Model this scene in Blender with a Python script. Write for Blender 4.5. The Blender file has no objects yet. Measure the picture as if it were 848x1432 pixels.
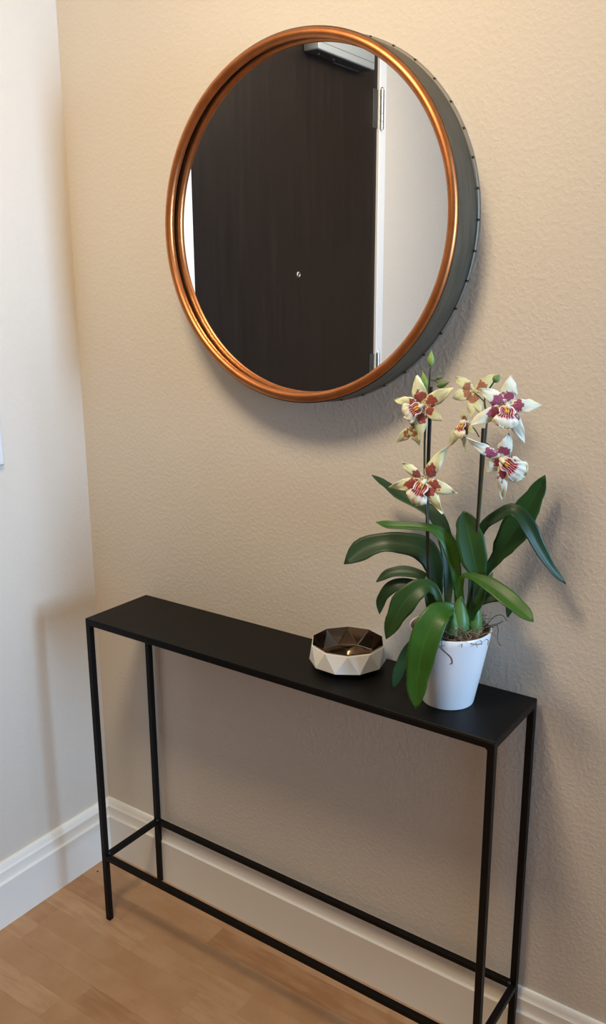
import bpy, bmesh, math, random
from mathutils import Vector, Matrix, noise

random.seed(7)
S = bpy.context.scene
COL = S.collection

CAMFWD = (-0.55750, 0.79303, -0.24556)
CAMUP = (-0.13748, 0.20352, 0.96937)
CAMF = 1218.81
CAMPOS = (1.59282, -1.37117, 1.44290)
BOWLX = 0.7869
BOWLY = -0.0815
POTX = 1.0030
POTY = -0.1010

# ------------------------------------------------------------------ camera
cd = bpy.data.cameras.new('camera')
cam = bpy.data.objects.new('camera', cd)
COL.objects.link(cam)
S.camera = cam
cd.sensor_fit = 'VERTICAL'
cd.sensor_height = 24.0
cd.lens = 24.0 * CAMF / 1432.0
cd.clip_start = 0.02
_F = Vector(CAMFWD)
_U = Vector(CAMUP)
_R = _F.cross(_U)
M = Matrix((_R, _U, -_F)).transposed().to_4x4()
M.translation = Vector(CAMPOS)
cam.matrix_world = M

# ------------------------------------------------------------------ world, view, lights
S.view_settings.view_transform = 'Standard'
S.view_settings.look = 'None'
S.view_settings.gamma = 1.0
S.view_settings.use_curve_mapping = False
S.view_settings.exposure = 0.0
W = bpy.data.worlds.new('world')
S.world = W
W.use_nodes = True
W.node_tree.nodes['Background'].inputs[0].default_value = (0.62, 0.76, 1.0, 1)
W.node_tree.nodes['Background'].inputs[1].default_value = 1.0

LAMP_POS = (0.76, -0.90, 2.37)       # dome ceiling lamp, its light is the dome itself
LAMP_STRENGTH = 56.0
LAMP_COLOR = (1.0, 0.82, 0.58)

ROOM_X1, ROOM_Y0, ROOM_Z1 = 5.0, -3.4, 2.44
WIN_Y, WIN_Z = (-0.95, -0.03), (0.85, 2.3)    # tall narrow window at the far end of the hallway
ld = bpy.data.lights.new('window_daylight', 'AREA')
ld.shape = 'RECTANGLE'
ld.size = WIN_Y[1] - WIN_Y[0]
ld.size_y = WIN_Z[1] - WIN_Z[0]
ld.energy = 29.0
ld.spread = math.radians(62)
ld.color = (0.39, 0.65, 1.0)
lo = bpy.data.objects.new('window_daylight', ld)
COL.objects.link(lo)
lo.location = (ROOM_X1 + 0.02, (WIN_Y[0] + WIN_Y[1]) / 2, (WIN_Z[0] + WIN_Z[1]) / 2)
lo.rotation_euler = (math.pi / 2, 0, math.pi / 2)


# ------------------------------------------------------------------ materials
def mat(name, color=(0.8, 0.8, 0.8), rough=0.5, metal=0.0, spec=0.5, **kw):
    m = bpy.data.materials.new(name)
    m.use_nodes = True
    b = m.node_tree.nodes['Principled BSDF']
    b.inputs['Base Color'].default_value = (*color, 1)
    b.inputs['Roughness'].default_value = rough
    b.inputs['Metallic'].default_value = metal
    b.inputs['Specular IOR Level'].default_value = spec
    for k, v in kw.items():
        b.inputs[k.replace('_', ' ')].default_value = v
    return m


class NT:
    """small helper over one material's node tree"""
    def __init__(self, m):
        self.t = m.node_tree
        self.b = self.t.nodes['Principled BSDF']

    def n(self, typ, **kw):
        nd = self.t.nodes.new(typ)
        for k, v in kw.items():
            setattr(nd, k, v)
        return nd

    def l(self, a, b):
        self.t.links.new(a, b)

    def math(self, op, a, b=None, c=None):
        nd = self.n('ShaderNodeMath', operation=op)
        for i, v in enumerate((a, b, c)):
            if v is None:
                continue
            if isinstance(v, (int, float)):
                nd.inputs[i].default_value = v
            else:
                self.l(v, nd.inputs[i])
        return nd.outputs[0]

    def coords(self, out='Object', scale=(1, 1, 1), add=None):
        tc = self.n('ShaderNodeTexCoord')
        mp = self.n('ShaderNodeMapping')
        self.l(tc.outputs[out], mp.inputs['Vector'])
        mp.inputs['Scale'].default_value = scale
        if add is not None:
            self.l(add, mp.inputs['Location'])
        return mp.outputs[0]

    def noise(self, vec, scale, detail=2.0, rough=0.5):
        nd = self.n('ShaderNodeTexNoise')
        nd.inputs['Scale'].default_value = scale
        nd.inputs['Detail'].default_value = detail
        nd.inputs['Roughness'].default_value = rough
        self.l(vec, nd.inputs['Vector'])
        return nd.outputs['Fac']

    def ramp(self, fac, stops):
        nd = self.n('ShaderNodeValToRGB')
        e = nd.color_ramp.elements
        while len(e) < len(stops):
            e.new(0.5)
        for el, (p, c) in zip(e, stops):
            el.position = p
            el.color = (*c, 1) if len(c) == 3 else c
        self.l(fac, nd.inputs[0])
        return nd.outputs[0]

    def mix(self, fac, a, b, blend='MIX'):
        nd = self.n('ShaderNodeMix', data_type='RGBA', blend_type=blend)
        if isinstance(fac, (int, float)):
            nd.inputs[0].default_value = fac
        else:
            self.l(fac, nd.inputs[0])
        for i, v in ((6, a), (7, b)):
            if isinstance(v, tuple):
                nd.inputs[i].default_value = (*v, 1)
            else:
                self.l(v, nd.inputs[i])
        return nd.outputs[2]

    def bump(self, h, strength=0.3, dist=0.001):
        nd = self.n('ShaderNodeBump')
        nd.inputs['Strength'].default_value = strength
        nd.inputs['Distance'].default_value = dist
        self.l(h, nd.inputs['Height'])
        self.l(nd.outputs[0], self.b.inputs['Normal'])

    def color(self, c):
        self.l(c, self.b.inputs['Base Color'])

    def smooth(self, v, a, b):
        nd = self.n('ShaderNodeMapRange', interpolation_type='SMOOTHSTEP')
        self.l(v, nd.inputs[0])
        nd.inputs[1].default_value = a
        nd.inputs[2].default_value = b
        return nd.outputs[0]


def wall_material():
    m = mat('wall_paint', (0.66, 0.59, 0.50), 0.8, spec=0.2)
    t = NT(m)
    v = t.coords('Object')
    a = t.noise(v, 120, 3.0, 0.55)
    h = t.smooth(a, 0.42, 0.66)
    h2 = t.math('ADD', h, t.math('MULTIPLY', t.noise(v, 260, 2.0), 0.35))
    t.bump(h2, 0.26, 0.0011)
    t.color(t.mix(t.smooth(t.noise(v, 2.2, 3.0), 0.3, 0.7), (0.665, 0.59, 0.495), (0.68, 0.605, 0.51)))
    return m


def plank_material():
    m = mat('maple_laminate', rough=0.34, spec=0.45)
    t = NT(m)
    oi = t.n('ShaderNodeObjectInfo')
    off = t.n('ShaderNodeCombineXYZ')
    t.l(t.math('MULTIPLY', oi.outputs['Random'], 37.0), off.inputs[0])
    t.l(t.math('MULTIPLY', oi.outputs['Random'], 11.0), off.inputs[1])
    v = t.coords('Object', (1, 1, 1), off.outputs[0])
    vs = t.coords('Object', (1.0, 7.0, 1.0), off.outputs[0])
    base = t.ramp(oi.outputs['Random'], [(0.0, (0.34, 0.165, 0.070)), (0.25, (0.41, 0.225, 0.105)),
                                         (0.65, (0.44, 0.25, 0.125)), (1.0, (0.50, 0.30, 0.16))])
    g = t.noise(vs, 9.0, 5.0, 0.6)
    c = t.mix(t.smooth(g, 0.42, 0.66), base, (0.42, 0.22, 0.10))
    fleck = t.smooth(t.noise(t.coords('Object', (3.0, 16.0, 1.0), off.outputs[0]), 12.0, 3.0, 0.7), 0.58, 0.74)
    c = t.mix(t.math('MULTIPLY', fleck, 0.6), c, (0.30, 0.14, 0.06))
    cloud = t.smooth(t.noise(v, 14.0, 2.0), 0.35, 0.75)
    c = t.mix(t.math('MULTIPLY', cloud, 0.30), c, (0.58, 0.36, 0.20))
    t.color(c)
    t.bump(g, 0.06, 0.0005)
    return m


def floor_material():
    m = mat('maple_laminate_far', rough=0.34, spec=0.45)
    t = NT(m)
    br = t.n('ShaderNodeTexBrick')
    t.l(t.coords('Object'), br.inputs['Vector'])
    br.inputs['Color1'].default_value = (0.43, 0.235, 0.11, 1)
    br.inputs['Color2'].default_value = (0.52, 0.30, 0.155, 1)
    br.inputs['Mortar'].default_value = (0.35, 0.18, 0.08, 1)
    br.inputs['Scale'].default_value = 1.0
    br.inputs['Mortar Size'].default_value = 0.0004
    br.inputs['Brick Width'].default_value = 0.36
    br.inputs['Row Height'].default_value = 0.059
    t.color(br.outputs['Color'])
    return m


def door_material():
    m = mat('espresso_wood', rough=0.38, spec=0.4)
    t = NT(m)
    v = t.coords('Object', (1.0, 1.0, 0.05))
    g = t.noise(v, 55.0, 5.0, 0.65)
    t.color(t.ramp(g, [(0.3, (0.008, 0.0048, 0.0034)), (0.55, (0.012, 0.0076, 0.0056)), (0.8, (0.019, 0.013, 0.0105))]))
    t.bump(g, 0.10, 0.0006)
    return m


def leaf_material(name, dark, light, rib, rough=0.42):
    m = mat(name, rough=rough, spec=0.4)
    t = NT(m)
    uv = t.n('ShaderNodeUVMap')
    sep = t.n('ShaderNodeSeparateXYZ')
    t.l(uv.outputs[0], sep.inputs[0])
    u, w = sep.outputs[0], sep.outputs[1]
    au = t.math('ABSOLUTE', t.math('SUBTRACT', u, 0.5))
    vein = t.math('SINE', t.math('MULTIPLY', u, 110.0))
    nz = t.noise(t.coords('Object'), 24.0, 3.0)
    c = t.mix(t.smooth(nz, 0.3, 0.7), dark, light)
    c = t.mix(t.math('MULTIPLY', t.smooth(vein, 0.2, 1.0), 0.10), c, rib)
    c = t.mix(t.math('MULTIPLY', t.math('SUBTRACT', 1.0, t.smooth(au, 0.0, 0.045)), 0.45), c, rib)
    c = t.mix(t.math('MULTIPLY', t.math('SUBTRACT', 1.0, t.smooth(w, 0.0, 0.28)), 0.5), c, rib)
    t.color(c)
    t.bump(vein, 0.10, 0.0004)
    t.b.inputs['Transmission Weight'].default_value = 0.0
    t.b.inputs['Subsurface Weight'].default_value = 0.0
    return m


def petal_material(name, pale, tint, blotch):
    m = mat(name, rough=0.55, spec=0.25)
    t = NT(m)
    uv = t.n('ShaderNodeUVMap')
    sep = t.n('ShaderNodeSeparateXYZ')
    t.l(uv.outputs[0], sep.inputs[0])
    u, v = sep.outputs[0], sep.outputs[1]
    co = t.coords('Object')
    nz = t.math('SUBTRACT', t.noise(co, 170.0, 2.0), 0.5)
    nz2 = t.math('SUBTRACT', t.noise(co, 420.0, 2.0), 0.5)
    au = t.math('ABSOLUTE', t.math('SUBTRACT', u, 0.5))
    # a rounded blotch centred at 0.34 of the length
    dv = t.math('DIVIDE', t.math('SUBTRACT', v, 0.31), 0.165)
    du = t.math('DIVIDE', au, 0.44)
    d = t.math('SQRT', t.math('ADD', t.math('MULTIPLY', dv, dv), t.math('MULTIPLY', du, du)))
    d = t.math('ADD', d, t.math('MULTIPLY', nz, 2.4))
    mask = t.math('SUBTRACT', 1.0, t.smooth(d, 0.93, 1.08))
    base = t.mix(t.smooth(t.noise(co, 60.0, 2.0), 0.35, 0.7), pale, tint)
    base = t.mix(t.math('MULTIPLY', t.math('SUBTRACT', 1.0, t.smooth(v, 0.05, 0.32)), 0.5), base, (0.72, 0.66, 0.50))
    # small spots close to the column
    sp = t.math('MULTIPLY', t.smooth(nz2, 0.03, 0.08), t.math('SUBTRACT', 1.0, t.smooth(v, 0.14, 0.24)))
    c = t.mix(mask, base, t.mix(t.smooth(nz2, -0.1, 0.2), blotch, tuple(min(1, x * 1.35) for x in blotch)))
    c = t.mix(t.math('MULTIPLY', sp, 0.8), c, blotch)
    t.color(c)
    t.b.inputs['Subsurface Weight'].default_value = 0.0
    return m


def lip_material():
    m = mat('lip_petal', rough=0.5, spec=0.3)
    t = NT(m)
    uv = t.n('ShaderNodeUVMap')
    sep = t.n('ShaderNodeSeparateXYZ')
    t.l(uv.outputs[0], sep.inputs[0])
    u, v = sep.outputs[0], sep.outputs[1]
    co = t.coords('Object')
    nz = t.math('SUBTRACT', t.noise(co, 300.0, 2.0), 0.5)
    ang = t.math('SINE', t.math('ADD', t.math('MULTIPLY', u, 44.0), t.math('MULTIPLY', nz, 6.0)))
    streak = t.smooth(ang, -0.98, -0.72)
    vv = t.math('ADD', v, t.math('MULTIPLY', nz, 0.22))
    zone = t.math('MULTIPLY', t.smooth(vv, 0.06, 0.12), t.math('SUBTRACT', 1.0, t.smooth(vv, 0.50, 0.60)))
    au = t.math('ABSOLUTE', t.math('SUBTRACT', u, 0.5))
    zone = t.math('MULTIPLY', zone, t.math('SUBTRACT', 1.0, t.smooth(au, 0.38, 0.47)))
    base = t.mix(t.smooth(v, 0.5, 0.95), (0.80, 0.75, 0.66), (0.80, 0.76, 0.52))
    t.color(t.mix(t.math('MULTIPLY', zone, streak), base, (0.30, 0.010, 0.03)))
    return m


def steel_material():
    m = mat('dark_steel_band', (0.085, 0.068, 0.042), 0.6, 0.25)
    t = NT(m)
    n = t.noise(t.coords('Object', (1, 6, 1)), 18.0, 4.0)
    t.color(t.mix(t.smooth(n, 0.3, 0.7), (0.070, 0.056, 0.035), (0.098, 0.080, 0.053)))
    return m


def copper_material():
    m = mat('brushed_copper', (0.5, 0.18, 0.06), 0.40, 1.0)
    t = NT(m)
    n = t.noise(t.coords('Object'), 30.0, 3.0)
    t.color(t.mix(t.smooth(n, 0.3, 0.7), (0.47, 0.165, 0.055), (0.56, 0.215, 0.078)))
    return m


MAT = {
    'wall': wall_material(),
    'ceiling': mat('ceiling_paint', (0.84, 0.79, 0.72), 0.85),
    'trim': mat('white_trim_paint', (0.90, 0.87, 0.78), 0.38, spec=0.45),
    'plank': plank_material(),
    'floor': floor_material(),
    'door': door_material(),
    'door_frame': mat('door_frame_paint', (0.82, 0.81, 0.79), 0.4),
    'closer': mat('closer_grey', (0.36, 0.38, 0.37), 0.5, 0.2),
    'closer_dark': mat('closer_underside', (0.05, 0.055, 0.055), 0.5, 0.2),
    'nickel': mat('satin_nickel', (0.62, 0.60, 0.55), 0.28, 1.0),
    'nickel_dark': mat('hinge_leaf_metal', (0.07, 0.065, 0.058), 0.5, 0.5),
    'black_glass': mat('peephole_lens', (0.01, 0.01, 0.01), 0.05),
    'copper': copper_material(),
    'steel': steel_material(),
    'flange': mat('pale_steel_flange', (0.27, 0.24, 0.185), 0.5, 0.5),
    'rivet': mat('dark_rivet', (0.03, 0.027, 0.022), 0.5, 0.5),
    'mirror': mat('mirror_silver', (0.93, 0.945, 0.94), 0.0, 1.0),
    'backing': mat('mirror_backing', (0.04, 0.035, 0.03), 0.8),
    'table': mat('black_powder_coat', (0.0045, 0.004, 0.0037), 0.45, spec=0.16),
    'weld': mat('weld_bead', (0.035, 0.036, 0.032), 0.5, 0.4),
    'ceramic': mat('white_matte_ceramic', (0.86, 0.84, 0.79), 0.45),
    'chrome': mat('bronze_mirror_glaze', (0.27, 0.215, 0.165), 0.11, 1.0),
    'pot': mat('white_glazed_pot', (0.80, 0.80, 0.80), 0.22, spec=0.5),
    'bark': mat('bark_medium', (0.10, 0.062, 0.036), 0.9),
    'root': mat('dry_root', (0.20, 0.155, 0.105), 0.8),
    'root_dark': mat('dark_root', (0.045, 0.032, 0.022), 0.8),
    'leaf': leaf_material('leaf_green', (0.014, 0.050, 0.008), (0.021, 0.068, 0.011), (0.045, 0.115, 0.022)),
    'leaf_deep': leaf_material('leaf_deep_green', (0.010, 0.034, 0.009), (0.014, 0.047, 0.012), (0.028, 0.075, 0.022)),
    'leaf_bright': leaf_material('leaf_bright_green', (0.024, 0.082, 0.006), (0.034, 0.108, 0.009), (0.055, 0.15, 0.018)),
    'leaf_sheen': leaf_material('leaf_painted_sheen', (0.020, 0.090, 0.045), (0.030, 0.115, 0.055), (0.05, 0.15, 0.07)),  # bluish daylight sheen painted into the leaf green
    'bulb': leaf_material('pseudobulb_green', (0.05, 0.14, 0.03), (0.075, 0.18, 0.045), (0.10, 0.21, 0.06)),
    'stem': mat('flower_stem', (0.045, 0.05, 0.014), 0.5),
    'bud': mat('green_bud', (0.22, 0.34, 0.06), 0.5),
    'bud_dark': mat('dark_green_bud', (0.12, 0.20, 0.05), 0.5),
    'stake': mat('black_stake', (0.010, 0.010, 0.009), 0.45),
    'petal_cream': petal_material('cream_petal', (0.77, 0.79, 0.55), (0.64, 0.70, 0.40), (0.30, 0.075, 0.065)),
    'petal_white': petal_material('white_petal', (0.76, 0.74, 0.60), (0.68, 0.70, 0.50), (0.30, 0.065, 0.10)),
    'petal_green': petal_material('greenish_petal', (0.62, 0.62, 0.40), (0.55, 0.58, 0.34), (0.25, 0.11, 0.06)),
    'lip': lip_material(),
    'column': mat('orchid_column', (0.80, 0.70, 0.48), 0.5),
    'callus': mat('orchid_crest', (0.80, 0.38, 0.04), 0.5),
    'panel': mat('white_panel', (0.70, 0.70, 0.71), 0.4),
    'panel_edge': mat('panel_grey_edge', (0.35, 0.36, 0.38), 0.5),
    'speck': mat('dark_crumb', (0.03, 0.02, 0.015), 0.9),
    'lamp_metal': mat('lamp_ring_metal', (0.5, 0.47, 0.42), 0.3, 1.0),
}
_m = bpy.data.materials.new('lamp_dome_glow')
_m.use_nodes = True
_b = _m.node_tree.nodes['Principled BSDF']
_b.inputs['Emission Color'].default_value = (*LAMP_COLOR, 1)
_b.inputs['Emission Strength'].default_value = LAMP_STRENGTH
MAT['dome'] = _m


# ------------------------------------------------------------------ builders
def link(name, me, m=None, parent=None, kind=None):
    if m is not None and len(me.materials) == 0:
        me.materials.append(MAT[m])
    o = bpy.data.objects.new(name, me)
    COL.objects.link(o)
    if parent is not None:
        o.parent = parent
    if kind:
        o['kind'] = kind
    return o


def mesh_of(name, bm, smooth=False, angle=None):
    me = bpy.data.meshes.new(name)
    bmesh.ops.recalc_face_normals(bm, faces=bm.faces)
    bm.to_mesh(me)
    bm.free()
    if smooth:
        for p in me.polygons:
            p.use_smooth = True
        if angle:
            me.set_sharp_from_angle(angle=math.radians(angle))
    return me


def obj(name, bm, m, parent=None, kind=None, smooth=False, angle=None):
    return link(name, mesh_of(name, bm, smooth, angle), m, parent, kind)


def empty(name, loc, label=None, category=None, group=None):
    o = bpy.data.objects.new(name, None)
    COL.objects.link(o)
    o.location = loc
    o.empty_display_size = 0.05
    return tag(o, label, category, group)


def tag(o, label=None, category=None, group=None):
    if label:
        o['label'] = label
    if category:
        o['category'] = category
    if group:
        o['group'] = group
    return o


def box(bm, lo, hi, bevel=0.0, seg=1):
    lo, hi = Vector(lo), Vector(hi)
    r = bmesh.ops.create_cube(bm, size=1.0)
    for v in r['verts']:
        v.co = Vector([(lo[i] + hi[i]) / 2 + v.co[i] * (hi[i] - lo[i]) for i in range(3)])
    if bevel:
        es = {e for v in r['verts'] for e in v.link_edges}
        bmesh.ops.bevel(bm, geom=list(es), offset=bevel, segments=seg, affect='EDGES', profile=0.5)


def box_obj(name, lo, hi, m, parent=None, kind=None, bevel=0.0, seg=1):
    bm = bmesh.new()
    box(bm, lo, hi, bevel, seg)
    return obj(name, bm, m, parent, kind)


def lathe(bm, prof, seg=64, axis='Z', center=(0, 0, 0), closed=False):
    """revolve (r, h) pairs about an axis through center"""
    rings = []
    c = Vector(center)
    for r, h in prof:
        ring = []
        for k in range(seg):
            a = 2 * math.pi * k / seg
            if axis == 'Z':
                p = Vector((r * math.cos(a), r * math.sin(a), h))
            else:
                p = Vector((r * math.cos(a), h, r * math.sin(a)))
            ring.append(bm.verts.new(c + p))
        rings.append(ring)
    pairs = list(zip(rings, rings[1:]))
    if closed:
        pairs.append((rings[-1], rings[0]))
    for A, B in pairs:
        for k in range(seg):
            bm.faces.new((A[k], A[(k + 1) % seg], B[(k + 1) % seg], B[k]))
    return rings


def cap(bm, ring):
    bm.faces.new(ring)


def catmull(pts, n):
    P = [Vector(p) for p in pts]
    P = [2 * P[0] - P[1]] + P + [2 * P[-1] - P[-2]]
    out = []
    segs = len(P) - 3
    for i in range(n + 1):
        f = i / n * segs
        k = min(int(f), segs - 1)
        t = f - k
        a, b, c, d = P[k:k + 4]
        out.append(0.5 * ((2 * b) + (c - a) * t + (2 * a - 5 * b + 4 * c - d) * t * t + (3 * b - a - 3 * c + d) * t ** 3))
    return out


def tube(bm, pts, rad, seg=8, n=None):
    """tube along pts; rad a number or a list along the way"""
    P = catmull(pts, n) if n else [Vector(p) for p in pts]
    N = len(P)
    up = Vector((0.3, 0.2, 1)).normalized()
    rings = []
    for i, q in enumerate(P):
        T = (P[min(i + 1, N - 1)] - P[max(i - 1, 0)]).normalized()
        s = T.cross(up)
        if s.length < 0.05:
            s = T.cross(Vector((1, 0, 0)))
        s.normalize()
        b = T.cross(s)
        if isinstance(rad, (list, tuple)):
            f = i / (N - 1) * (len(rad) - 1)
            k = min(int(f), len(rad) - 2)
            r = rad[k] + (rad[k + 1] - rad[k]) * (f - k)
        else:
            r = rad
        rings.append([bm.verts.new(q + (s * math.cos(2 * math.pi * j / seg) + b * math.sin(2 * math.pi * j / seg)) * r)
                      for j in range(seg)])
    for A, B in zip(rings, rings[1:]):
        for j in range(seg):
            bm.faces.new((A[j], A[(j + 1) % seg], B[(j + 1) % seg], B[j]))
    bm.faces.new(rings[0])
    bm.faces.new(rings[-1])


def sheet(name, m, grid, parent, thick):
    """grid[i][j] of points -> smooth sheet with UV (u across, v along), given a thickness"""
    bm = bmesh.new()
    uvl = bm.loops.layers.uv.new('UVMap')
    ni, nj = len(grid), len(grid[0])
    V = [[bm.verts.new(p) for p in row] for row in grid]
    for i in range(ni - 1):
        for j in range(nj - 1):
            f = bm.faces.new((V[i][j], V[i][j + 1], V[i + 1][j + 1], V[i + 1][j]))
            for lp, (a, b) in zip(f.loops, ((i, j), (i, j + 1), (i + 1, j + 1), (i + 1, j))):
                lp[uvl].uv = (b / (nj - 1), a / (ni - 1))
    me = bpy.data.meshes.new(name)
    bm.to_mesh(me)
    bm.free()
    for p in me.polygons:
        p.use_smooth = True
    o = link(name, me, m, parent)
    md = o.modifiers.new('thickness', 'SOLIDIFY')
    md.thickness = thick
    md.offset = 0.0
    return o


# ------------------------------------------------------------------ the room
bm = bmesh.new()
box(bm, (-0.12, 0.0, -0.02), (ROOM_X1 + 0.1, 0.12, ROOM_Z1))
obj('wall_back', bm, 'wall', kind='structure')

DY0, DY1, DZ = -1.441, -0.508, 2.195     # the door leaf in the left wall
FR = 0.046                               # width of its frame face
bm = bmesh.new()
box(bm, (-0.12, DY1 + FR - 0.004, -0.02), (0.0, 0.0, ROOM_Z1))
box(bm, (-0.12, ROOM_Y0, -0.02), (0.0, DY0 - FR + 0.004, ROOM_Z1))
box(bm, (-0.12, DY0 - FR, DZ + FR - 0.004), (0.0, DY1 + FR, ROOM_Z1))
obj('wall_left', bm, 'wall', kind='structure')
box_obj('wall_front', (-0.12, ROOM_Y0 - 0.1, -0.02), (ROOM_X1 + 0.1, ROOM_Y0, ROOM_Z1), 'wall', kind='structure')
bm = bmesh.new()
box(bm, (ROOM_X1, ROOM_Y0, -0.02), (ROOM_X1 + 0.1, 0.0, WIN_Z[0]))
box(bm, (ROOM_X1, ROOM_Y0, WIN_Z[1]), (ROOM_X1 + 0.1, 0.0, ROOM_Z1))
box(bm, (ROOM_X1, ROOM_Y0, WIN_Z[0]), (ROOM_X1 + 0.1, WIN_Y[0], WIN_Z[1]))
box(bm, (ROOM_X1, WIN_Y[1], WIN_Z[0]), (ROOM_X1 + 0.1, 0.0, WIN_Z[1]))
obj('wall_right', bm, 'wall', kind='structure')
box_obj('ceiling', (-0.12, ROOM_Y0 - 0.1, ROOM_Z1), (ROOM_X1 + 0.1, 0.12, ROOM_Z1 + 0.1), 'ceiling', kind='structure')

bm = bmesh.new()
x0, x1, y0, y1 = WIN_X = (ROOM_X1 + 0.03, ROOM_X1 + 0.08, WIN_Y[0], WIN_Y[1])
for lo, hi in (((x0, y0, WIN_Z[0]), (x1, y0 + 0.05, WIN_Z[1])), ((x0, y1 - 0.05, WIN_Z[0]), (x1, y1, WIN_Z[1])),
               ((x0, y0, WIN_Z[0]), (x1, y1, WIN_Z[0] + 0.05)), ((x0, y0, WIN_Z[1] - 0.05), (x1, y1, WIN_Z[1]))):
    box(bm, lo, hi)
obj('window_1', bm, 'door_frame', kind='structure')

# floor: one slab, and real strips of laminate in the part near the corner
PX1, PROWS, PW = 2.0, 19, 0.0592
bm = bmesh.new()
box(bm, (-0.12, ROOM_Y0 - 0.1, -0.10), (ROOM_X1 + 0.1, 0.12, -0.006))
box(bm, (PX1, -PW * PROWS, -0.006), (ROOM_X1, 0.0, 0.0))
box(bm, (0.0, ROOM_Y0, -0.006), (ROOM_X1, -PW * PROWS, 0.0))
floor = obj('floor', bm, 'floor', kind='structure')
LENS = (0.243, 0.31, 0.385, 0.452)
pm = []
for L_ in LENS:
    bm = bmesh.new()
    g, c = 0.00004, 0.00022
    pts = [(g, g, -0.006), (L_ - g, g, -0.006), (L_ - g, PW - g, -0.006), (g, PW - g, -0.006),
           (g, g, -c), (L_ - g, g, -c), (L_ - g, PW - g, -c), (g, PW - g, -c),
           (g + c, g + c, 0), (L_ - g - c, g + c, 0), (L_ - g - c, PW - g - c, 0), (g + c, PW - g - c, 0)]
    V = [bm.verts.new(p) for p in pts]
    for a in (0, 4):
        for k in range(4):
            bm.faces.new((V[a + k], V[a + (k + 1) % 4], V[a + 4 + (k + 1) % 4], V[a + 4 + k]))
    bm.faces.new(V[8:12])
    bm.faces.new(V[3::-1])
    me = mesh_of('plank', bm)
    me.materials.append(MAT['plank'])
    pm.append(me)
STARTS = {3: (-0.142, (3, 1, 2)), 4: (-0.175, (0, 3, 1)), 5: (-0.31, (2, 3, 1)), 6: (-0.13, (3, 2, 0)), 7: (-0.26, (1, 0, 3))}
for r in range(PROWS):
    x, seq = STARTS.get(r, (-random.uniform(0.0, 0.4), ()))
    k = 0
    while x < PX1:
        i = seq[k] if k < len(seq) else random.randrange(4)
        k += 1
        xa, xb = x, x + LENS[i]
        x = xb
        if xb < 0.02:
            continue
        me = pm[i]
        if xa < 0.0 or xb > PX1:               # cut at the walls: its own mesh
            me = pm[i].copy()
            for v in me.vertices:
                v.co.x = min(max(v.co.x, -xa), PX1 - xa)
        o = link('plank', me, parent=floor)
        o.location = (xa, -PW * (r + 1), 0)

# baseboards, one profile
BP = [(0.0, 0.0), (0.0145, 0.0), (0.0145, 0.108), (0.0148, 0.1092), (0.0148, 0.1108), (0.0143, 0.112), (0.0122, 0.1138), (0.0112, 0.1155),
      (0.0105, 0.118), (0.0108, 0.132), (0.0116, 0.1385), (0.0116, 0.1405), (0.0095, 0.143), (0.0082, 0.148),
      (0.0075, 0.1565), (0.0055, 0.1597), (0.0, 0.1600)]


def baseboard(name, runs):
    bm = bmesh.new()
    for a, b, axis, mit0, mit1 in runs:
        A, B = [], []
        for d, z in BP:
            if axis == 'x':
                A.append(bm.verts.new((a + d * mit0, -d, z)))
                B.append(bm.verts.new((b + d * mit1, -d, z)))
            else:
                A.append(bm.verts.new((d, a + d * mit0, z)))
                B.append(bm.verts.new((d, b + d * mit1, z)))
        for k in range(len(BP) - 1):
            bm.faces.new((A[k], A[k + 1], B[k + 1], B[k]))
        bm.faces.new(A)
        bm.faces.new(B)
    return obj(name, bm, 'trim', kind='structure', smooth=True, angle=38)


baseboard('baseboard_back', [(0.0, ROOM_X1, 'x', 1, 0)])
baseboard('baseboard_left', [(0.0, DY1 + FR, 'y', -1, 0), (DY0 - FR, ROOM_Y0, 'y', 0, 0)])

# ------------------------------------------------------------------ the door seen in the mirror
fx = 0.010
bm = bmesh.new()
box(bm, (-0.12, DY1 + 0.002, 0.0), (fx, DY1 + FR, DZ + FR), 0.0015)
box(bm, (-0.12, DY0 - FR, 0.0), (fx, DY0 - 0.002, DZ + FR), 0.0015)
box(bm, (-0.12, DY0 - FR, DZ + 0.002), (fx, DY1 + FR, DZ + FR), 0.0015)
trim = obj('trim_1', bm, 'door_frame', kind='structure')
door = box_obj('door_1', (-0.045, DY0, 0.008), (0.002, DY1, DZ), 'door', kind='structure', bevel=0.001)
box_obj('threshold', (-0.12, DY0, -0.006), (0.0, DY1, 0.006), 'closer', trim)
# peephole
bm = bmesh.new()
rg = lathe(bm, [(0.0045, 0.0), (0.0050, 0.0028), (0.0075, 0.0032), (0.0090, 0.0015), (0.0092, 0.0)], 24, 'Z')
bmesh.ops.rotate(bm, verts=bm.verts, matrix=Matrix.Rotation(math.pi / 2, 3, 'Y'))
bmesh.ops.translate(bm, verts=bm.verts, vec=(0.002, -0.984, 1.492))
pe = obj('peephole', bm, 'nickel', door, smooth=True)
bm = bmesh.new()
bmesh.ops.create_uvsphere(bm, u_segments=16, v_segments=8, radius=0.0052)
bmesh.ops.scale(bm, verts=bm.verts, vec=(0.35, 1, 1))
bmesh.ops.translate(bm, verts=bm.verts, vec=(0.0025, -0.984, 1.492))
obj('lens', bm, 'black_glass', pe, smooth=True)


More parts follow.
